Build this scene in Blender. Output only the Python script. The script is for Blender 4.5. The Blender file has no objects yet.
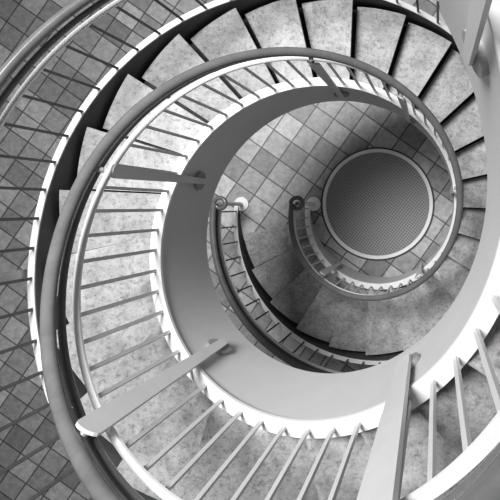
import bpy, math, bmesh
from mathutils import Vector, Matrix
import random
random.seed(4)
D=9.0; H=4.77; R=1.33; RO=2.37; NT=24
T0=0.04; T1=1.60
RISE=H/NT
def ang(t): return math.pi+2*math.pi*t
def sstep(x): x=min(1,max(0,x)); return x*x*(3-2*x)
def P(r,t,z):
    a=ang(t)
    if r>R+0.1: r=r+0.27*(1-sstep((t-0.05)/0.5))*(r-R)/(RO-R)   # flight is wider at its foot
    return Vector((r*math.cos(a), r*math.sin(a), z))
def bump(t): return 0.17*sstep((t-1.0)/0.30)
def zc(t): return H*t-0.04+bump(t)
scn=bpy.context.scene
scn.view_settings.view_transform='Standard'
try: scn.view_settings.look='Medium High Contrast'
except Exception: pass
# ---------- materials
def mat(name,col,rough=0.5,noise=0.0,scale=8,metal=0.0,fine=False):
    m=bpy.data.materials.new(name); m.use_nodes=True
    nt=m.node_tree; b=nt.nodes['Principled BSDF']
    b.inputs['Roughness'].default_value=rough; b.inputs['Metallic'].default_value=metal
    tc=nt.nodes.new('ShaderNodeTexCoord'); n=nt.nodes.new('ShaderNodeTexNoise')
    n.inputs['Scale'].default_value=scale; n.inputs['Detail'].default_value=6; n.inputs['Roughness'].default_value=0.7
    r=nt.nodes.new('ShaderNodeValToRGB')
    lo=max(0,col-noise); hi=min(1,col+noise)
    r.color_ramp.elements[0].position=0.35; r.color_ramp.elements[1].position=0.65
    r.color_ramp.elements[0].color=(lo,lo,lo,1); r.color_ramp.elements[1].color=(hi,hi,hi,1)
    nt.links.new(tc.outputs['Object'],n.inputs['Vector']); nt.links.new(n.outputs['Fac'],r.inputs['Fac'])
    nt.links.new(r.outputs['Color'],b.inputs['Base Color'])
    return m
M_white=mat('white_painted_steel',0.76,0.45,0.03,3)
M_bar=mat('baluster_steel',0.58,0.45,0.03,3)
M_fascia=mat('fascia_paint',0.58,0.4,0.02,2)
M_rail=mat('handrail_tube_metal',0.15,0.22,0.02,5)
M_grey=mat('grey_steel',0.30,0.35,0.03,5)
M_gun=mat('gunmetal_bars',0.12,0.4,0.02,5)
M_dark=mat('channel_shade_mat_edge',0.08,0.8,0.01,4)  # shade of the outer gap put into the colour; also the mat's dark edge
M_face=mat('stringer_inner_shade',0.12,0.8,0.01,4)  # white stringer's unlit inner side, shade painted in as a dark tone
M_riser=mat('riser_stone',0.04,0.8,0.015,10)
M_wall=mat('wall_plaster',0.5,0.9,0.03,3)
class NB:
    def __init__(s,nt): s.nt=nt
    def m(s,op,a,b=None,c=None):
        n=s.nt.nodes.new('ShaderNodeMath'); n.operation=op
        for i,v in enumerate((a,b,c)):
            if v is None: continue
            if isinstance(v,(int,float)): n.inputs[i].default_value=v
            else: s.nt.links.new(v,n.inputs[i])
        return n.outputs[0]
    def noise(s,vec,scale,detail,rough):
        n=s.nt.nodes.new('ShaderNodeTexNoise'); n.inputs['Scale'].default_value=scale; n.inputs['Detail'].default_value=detail; n.inputs['Roughness'].default_value=rough
        s.nt.links.new(vec,n.inputs['Vector']); return n.outputs['Fac']
    def rng(s,v,a,b,c,d):
        r=s.nt.nodes.new('ShaderNodeMapRange')
        for i,x in enumerate((a,b,c,d)): r.inputs[i+1].default_value=x
        s.nt.links.new(v,r.inputs[0]); return r.outputs[0]
    def col(s,v,b):
        cc=s.nt.nodes.new('ShaderNodeCombineColor')
        for i in range(3): s.nt.links.new(v,cc.inputs[i])
        s.nt.links.new(cc.outputs[0],b.inputs['Base Color'])
def granite():
    m=bpy.data.materials.new('travertine_tread'); m.use_nodes=True
    nt=m.node_tree; b=nt.nodes['Principled BSDF']; b.inputs['Roughness'].default_value=0.6
    q=NB(nt); tc=nt.nodes.new('ShaderNodeTexCoord').outputs['Object']
    g=nt.nodes.new('ShaderNodeNewGeometry')
    pits=q.rng(q.noise(tc,24,8,.75),.37,.50,.55,1.0)
    fine=q.rng(q.noise(tc,90,2,.5),.3,.7,.85,1.12)
    big=q.rng(q.noise(tc,4,9,.75),.35,.65,.25,.46)
    rnd=q.rng(g.outputs['Random Per Island'],0,1,.82,1.15)
    q.col(q.m('MULTIPLY',q.m('MULTIPLY',pits,fine),q.m('MULTIPLY',big,rnd)),b)
    return m
M_gran=granite()
def tile_mat():
    m=bpy.data.materials.new('stone_tile_floor'); m.use_nodes=True
    nt=m.node_tree; b=nt.nodes['Principled BSDF']; b.inputs['Roughness'].default_value=0.5
    q=NB(nt)
    tc=nt.nodes.new('ShaderNodeTexCoord'); mp=nt.nodes.new('ShaderNodeMapping')
    mp.inputs['Rotation'].default_value=(0,0,math.radians(35)); S=1/0.40
    mp.inputs['Scale'].default_value=(S,S,S)
    nt.links.new(tc.outputs['Object'],mp.inputs['Vector'])
    sp=nt.nodes.new('ShaderNodeSeparateXYZ'); nt.links.new(mp.outputs[0],sp.inputs[0])
    X,Y=sp.outputs[0],sp.outputs[1]
    def white(x,y,seed):
        w=nt.nodes.new('ShaderNodeTexWhiteNoise'); w.noise_dimensions='3D'
        c=nt.nodes.new('ShaderNodeCombineXYZ'); nt.links.new(x,c.inputs[0]); nt.links.new(y,c.inputs[1]); c.inputs[2].default_value=seed
        nt.links.new(c.outputs[0],w.inputs['Vector']); return w.outputs['Value']
    rnd=white(q.m('FLOOR',X),q.m('FLOOR',Y),1.5)
    def edge(v):
        f=q.m('FRACT',q.m('ADD',v,1000.0)); return q.m('MINIMUM',f,q.m('SUBTRACT',1.0,f))
    grout=q.m('LESS_THAN',q.m('MINIMUM',edge(X),edge(Y)),0.03)
    n=q.noise(tc.outputs['Object'],9,8,.7)
    base=q.m('ADD',q.m('MULTIPLY',rnd,0.26),0.22)
    base=q.m('MULTIPLY',base,q.m('ADD',q.m('MULTIPLY',n,1.5),0.25))
    v=q.m('MULTIPLY',base,q.m('SUBTRACT',1.0,q.m('MULTIPLY',grout,0.7)))
    q.col(v,b)
    return m
M_tile=tile_mat()
def mat_mesh():
    m=bpy.data.materials.new('woven_mat'); m.use_nodes=True
    nt=m.node_tree; b=nt.nodes['Principled BSDF']; b.inputs['Roughness'].default_value=0.9
    q=NB(nt); tc=nt.nodes.new('ShaderNodeTexCoord'); sp=nt.nodes.new('ShaderNodeSeparateXYZ')
    mp=nt.nodes.new('ShaderNodeMapping'); mp.inputs['Rotation'].default_value=(0,0,math.radians(38)); mp.inputs['Scale'].default_value=(1/0.045,)*3
    nt.links.new(tc.outputs['Object'],mp.inputs[0]); nt.links.new(mp.outputs[0],sp.inputs[0])
    fx=q.m('FRACT',q.m('ADD',sp.outputs[0],500)); fy=q.m('FRACT',q.m('ADD',sp.outputs[1],500))
    l=q.m('MAXIMUM',q.m('GREATER_THAN',fx,0.6),q.m('GREATER_THAN',fy,0.7))
    q.col(q.m('ADD',q.m('MULTIPLY',l,0.16),0.17),b); return m
M_mat=mat_mesh()
# ---------- helpers
def obj(name,verts,faces,m,parent=None,smooth=False):
    me=bpy.data.meshes.new(name); me.from_pydata([tuple(v) for v in verts],[],faces); me.update()
    bm=bmesh.new(); bm.from_mesh(me); bmesh.ops.recalc_face_normals(bm,faces=bm.faces[:]); bm.to_mesh(me); bm.free()
    me.materials.append(m)
    if smooth:
        for p in me.polygons: p.use_smooth=True
        try: me.set_sharp_from_angle(angle=math.radians(35))
        except Exception: pass
    o=bpy.data.objects.new(name,me); scn.collection.objects.link(o)
    if parent: o.parent=parent
    return o
def empty(name):
    e=bpy.data.objects.new(name,None); scn.collection.objects.link(e); return e
def sweep(prof,t0,t1,zf,clamp=None,step=1/240):
    n=max(2,int(round((t1-t0)/step))); V=[];F=[];k=len(prof)
    for i in range(n+1):
        t=t0+(t1-t0)*i/n
        for (r,dz) in prof:
            z=zf(t)+dz
            if clamp is not None: z=max(clamp+(0.001 if dz<0 else 0.02+dz*.3),z)
            V.append(P(r,t,z))
    for i in range(n):
        for j in range(k):
            a=i*k+j; b=i*k+(j+1)%k; F.append((a,b,b+k,a+k))
    F.append(tuple(range(k))); F.append(tuple(n*k+j for j in range(k))[::-1])
    return V,F
def circ(r0,dz,rad,n=14): return [(r0+rad*math.cos(2*math.pi*i/n),dz+rad*math.sin(2*math.pi*i/n)) for i in range(n)]
class Acc:
    def __init__(s): s.V=[];s.F=[]
    def add(s,V,F):
        b=len(s.V); s.V+=list(V); s.F+=[tuple(i+b for i in f) for f in F]
    def box(s,base,top,u,v,wu0,wu1,wv):
        vs=[]
        for c,wu in ((base,wu0),(top,wu1)):
            for a,b in ((-1,-1),(1,-1),(1,1),(-1,1)): vs.append(c+u*a*wu+v*b*wv)
        s.add(vs,[(0,1,2,3),(4,5,6,7),(0,1,5,4),(1,2,6,5),(2,3,7,6),(3,0,4,7)])
    def cyl(s,c0,c1,r0,r1=None,n=20):
        r1=r0 if r1 is None else r1
        ax=(c1-c0).normalized(); u=ax.orthogonal().normalized(); v=ax.cross(u)
        vs=[c0+(u*math.cos(2*math.pi*i/n)+v*math.sin(2*math.pi*i/n))*r0 for i in range(n)]+[c1+(u*math.cos(2*math.pi*i/n)+v*math.sin(2*math.pi*i/n))*r1 for i in range(n)]
        s.add(vs,[(i,(i+1)%n,n+(i+1)%n,n+i) for i in range(n)]+[tuple(range(n)),tuple(range(n,2*n))])
    def tube(s,pts,rad,n=12):
        k=len(pts); vs=[];F=[]
        for i,p in enumerate(pts):
            d=(pts[min(i+1,k-1)]-pts[max(i-1,0)]).normalized()
            u=d.cross(Vector((0,0,1))); u=u.normalized() if u.length>1e-3 else Vector((1,0,0)); v=d.cross(u)
            vs+=[p+(u*math.cos(2*math.pi*j/n)+v*math.sin(2*math.pi*j/n))*rad for j in range(n)]
        for i in range(k-1):
            for j in range(n): F.append((i*n+j,i*n+(j+1)%n,(i+1)*n+(j+1)%n,(i+1)*n+j))
        F+= [tuple(range(n)),tuple(range((k-1)*n,k*n))]
        s.add(vs,F)
    def plate(s,base,top,u,v,w0,w1,th):
        up=(top-base); L=up.length; up=up.normalized()
        out=[]
        for i in range(9):
            a=math.pi+math.pi*i/8; out.append((w0*math.cos(a),w0*math.sin(a)))
        for i in range(9):
            a=math.pi*i/8; out.append((w1*math.cos(a),L+w1*0.5*math.sin(a)))
        n=len(out); vs=[base+u*a+up*b+v*th for a,b in out]+[base+u*a+up*b-v*th for a,b in out]
        s.add(vs,[tuple(range(n)),tuple(range(n,2*n))]+[(i,(i+1)%n,n+(i+1)%n,n+i) for i in range(n)])
    def obj(s,name,m,parent=None,smooth=False): return obj(name,s.V,s.F,m,parent,smooth)
# ---------- staircase
stair=empty('spiral_staircase')
tr=Acc(); ri=Acc()
nst=int(round((T1-T0)*NT))
RT0=R+0.03; RT1=RO-0.08
for n in range(nst):
    ta=T0+n/NT; tb=ta+1/NT
    z=RISE*(n+1)-0.06+bump(ta)
    lip=0.005
    V=[];k=6
    for zz in (z-0.04,z):
        for i in range(k+1):
            t=ta-lip+(tb-ta-0.0014)*i/k; V.append(P(RT0,t,zz))
        for i in range(k,-1,-1):
            t=ta-lip+(tb-ta-0.0014)*i/k; V.append(P(RT1,t,zz))
    m=2*(k+1)
    F=[(i,(i+1)%m,m+(i+1)%m,m+i) for i in range(m)]
    for b in (0,m): F+=[(b+i,b+i+1,b+m-2-i,b+m-1-i) for i in range(k)]
    tr.add(V,F)
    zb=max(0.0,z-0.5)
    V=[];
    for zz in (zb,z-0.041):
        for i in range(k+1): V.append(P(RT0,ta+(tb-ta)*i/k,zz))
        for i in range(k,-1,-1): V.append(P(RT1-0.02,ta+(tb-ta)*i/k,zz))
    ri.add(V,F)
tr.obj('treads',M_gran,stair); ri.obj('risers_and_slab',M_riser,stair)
V,F=sweep([(R-0.03,-0.80),(R-0.03,0.0),(R+0.035,0.0),(R+0.035,-0.80)],0,T1,zc,clamp=0)
obj('inner_stringer_fascia',V,F,M_fascia,stair,True)
V,F=sweep([(R-0.045,0.002),(R-0.045,0.03),(R+0.05,0.03),(R+0.05,0.002)],0,T1,zc,clamp=0)
obj('inner_stringer_cap',V,F,M_white,stair,True)
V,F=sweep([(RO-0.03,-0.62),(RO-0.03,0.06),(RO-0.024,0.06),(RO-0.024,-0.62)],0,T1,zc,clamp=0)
obj('outer_stringer_inner_face',V,F,M_face,stair,True)  # thin dark sheet standing in for shade on the white plate
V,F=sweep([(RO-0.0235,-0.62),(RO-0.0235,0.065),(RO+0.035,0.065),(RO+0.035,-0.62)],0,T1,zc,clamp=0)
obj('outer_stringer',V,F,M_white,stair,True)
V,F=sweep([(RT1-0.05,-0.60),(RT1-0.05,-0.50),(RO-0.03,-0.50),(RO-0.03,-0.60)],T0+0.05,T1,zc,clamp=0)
obj('outer_channel_shade',V,F,M_dark,stair,True)  # dark strip painting in the shade between tread ends and stringer
# ---------- balustrades
def arcs(par,r,t0,t1,zb,hb,h2,h3,posts,foot,side,step,mb,mtop):
    A=Acc(); W=Acc(); B=Acc()
    zf=zc
    V,F=sweep([(r-0.022,hb-0.008),(r-0.022,hb+0.008),(r+0.022,hb+0.008),(r+0.022,hb-0.008)],t0,t1,zf); 
    obj('top_bar',V,F,mtop,par,True)
    V,F=sweep(circ(r,h2,0.022),t0,t1,zf); obj('lower_tube',V,F,M_rail,par,True)
    V,F=sweep(circ(r+side*0.02,h3,0.040),t0,t1,zf); obj('handrail_tube',V,F,M_rail,par,True)
    n=int((t1-t0)/step)
    for i in range(n+1):
        t=t0+step*(i+.5)
        if t>t1: break
        a=ang(t); u=Vector((-math.sin(a),math.cos(a),0)); v=Vector((math.cos(a),math.sin(a),0))
        A.box(P(r,t,max(0.02,zf(t)+zb)),P(r,t,zf(t)+hb),u,v,0.012,0.012,0.008)
    A.obj('balusters',mb,par)
    for t in posts:
        a=ang(t); u=Vector((-math.sin(a),math.cos(a),0)); v=Vector((math.cos(a),math.sin(a),0))
        rr=r+side*0.075; k=1.5 if (side<0 and abs(t-1.37)<.001) else (0.8 if (t<1.1 or t>1.5) else 1)
        fz=max(0.05,zf(t)+foot)
        W.plate(P(rr,t,fz),P(rr,t,zf(t)+h2+(0.06 if t>1.1 else -0.05)),u,v,0.034*k,0.062*k,0.010)
        B.cyl(P(rr-side*0.012,t,fz+0.03),P(r+side*0.03,t,fz+0.03),0.09,0.09,28)
        B.cyl(P(rr,t,zf(t)+h3-0.06),P(r+side*0.02,t,zf(t)+h3-0.03),0.02,0.02,12)
    if posts:
        W.obj('post_plates',M_bar,par); B.obj('post_discs',M_grey,par,True)
bi=empty('stair_balustrade')
arcs(bi,R,0.0,T1,0.02,0.88,1.0,1.12,[0.16,0.36,0.52,0.658,0.76,0.975,1.17,1.37,1.564],-0.38,-1,0.02,M_bar,M_white)
bo=empty('stair_balustrade')
arcs(bo,RO,0.0,T1,0.06,0.74,0.84,0.94,[0.3,0.55,0.8,1.04,1.28],-0.3,1,0.0167,M_gun,M_white)
def newel(par,r,t,h):
    rad=0.085
    N=Acc(); c=P(r-rad,t,0)
    N.cyl(Vector((c.x,c.y,0.001)),Vector((c.x,c.y,0.03)),0.13,0.13,32)
    N.cyl(Vector((c.x,c.y,0.03)),Vector((c.x,c.y,h)),0.035,0.035,20)
    N.obj('newel_post',M_white,par,True)
    S=Acc(); a=ang(t); v=Vector((math.cos(a),math.sin(a),0)); u=Vector((-math.sin(a),math.cos(a),0))
    pts=[]
    for i in range(29):
        q=i/28*math.radians(330)
        pts.append(c+(v*math.cos(q)-u*math.sin(q))*rad*1.25*(1-0.3*i/28)+Vector((0,0,h)))
    S.tube(pts,0.034); S.cyl(Vector((c.x,c.y,h-0.03)),Vector((c.x,c.y,h+0.02)),0.03,0.03,20); S.obj('handrail_scroll',M_rail,par,True)
newel(bi,R-0.02,0.0,zc(0)+1.12)
newel(bo,RO+0.02,0.0,zc(0)+.94)
# ---------- floor, mat, walls
def plane(name,x0,x1,y0,y1,z0,z1,m):
    vs=[Vector(p) for p in ((x0,y0,z0),(x1,y0,z0),(x1,y1,z0),(x0,y1,z0),(x0,y0,z1),(x1,y0,z1),(x1,y1,z1),(x0,y1,z1))]
    return obj(name,vs,[(0,1,2,3),(4,5,6,7),(0,1,5,4),(1,2,6,5),(2,3,7,6),(3,0,4,7)],m)
plane('floor',-13,9,-10,10,-0.2,0,M_tile)
plane('wall_left',-13.2,-13,-10,10,-0.2,4,M_wall); plane('wall_right',9,9.2,-10,10,-0.2,4,M_wall)
plane('wall_back',-13,9,10,10.2,-0.2,4,M_wall); plane('wall_front',-13,9,-10.2,-10,-0.2,4,M_wall)
mt=empty('round_floor_mat'); mt.location=(-0.04,0,0)
a=Acc(); a.cyl(Vector((0,0,0.001)),Vector((0,0,0.014)),0.95,0.95,96); a.obj('mat_disc',M_mat,mt)
def ring(name,r0,r1,z,m):
    V=[];F=[];n=96
    for i in range(n):
        q=2*math.pi*i/n
        for (r,zz) in ((r0,0.001),(r1,0.001),(r1,z),(r0,z)): V.append(Vector((r*math.cos(q),r*math.sin(q),zz)))
    for i in range(n):
        for j in range(4):
            F.append((i*4+j,i*4+(j+1)%4,((i+1)%n)*4+(j+1)%4,((i+1)%n)*4+j))
    obj(name,V,F,m,mt)
ring('mat_rim',0.955,1.02,0.018,M_white); ring('mat_outer_edge',1.021,1.05,0.016,M_dark)
# ---------- light
w=bpy.data.worlds.new('world'); scn.world=w; w.use_nodes=True
w.node_tree.nodes['Background'].inputs[0].default_value=(1,1,1,1); w.node_tree.nodes['Background'].inputs[1].default_value=0.20
l=bpy.data.lights.new('skylight','AREA'); l.energy=500; l.shape='DISK'; l.size=4.5; lo=bpy.data.objects.new('skylight',l); scn.collection.objects.link(lo)
try: l.spread=math.radians(85)
except Exception: pass
lo.location=(-2.8,3.8,15.0)
d=Vector((-0.3,0.1,3.0))-lo.location; lo.rotation_euler=d.to_track_quat('-Z','Y').to_euler()
# ---------- camera
c=bpy.data.cameras.new('camera'); co=bpy.data.objects.new('camera',c); scn.collection.objects.link(co)
co.location=(1.037,-0.056,9); c.sensor_width=36; c.lens=486*36/500; c.shift_x=-0.372; c.shift_y=-0.086; c.clip_start=0.02
scn.camera=co
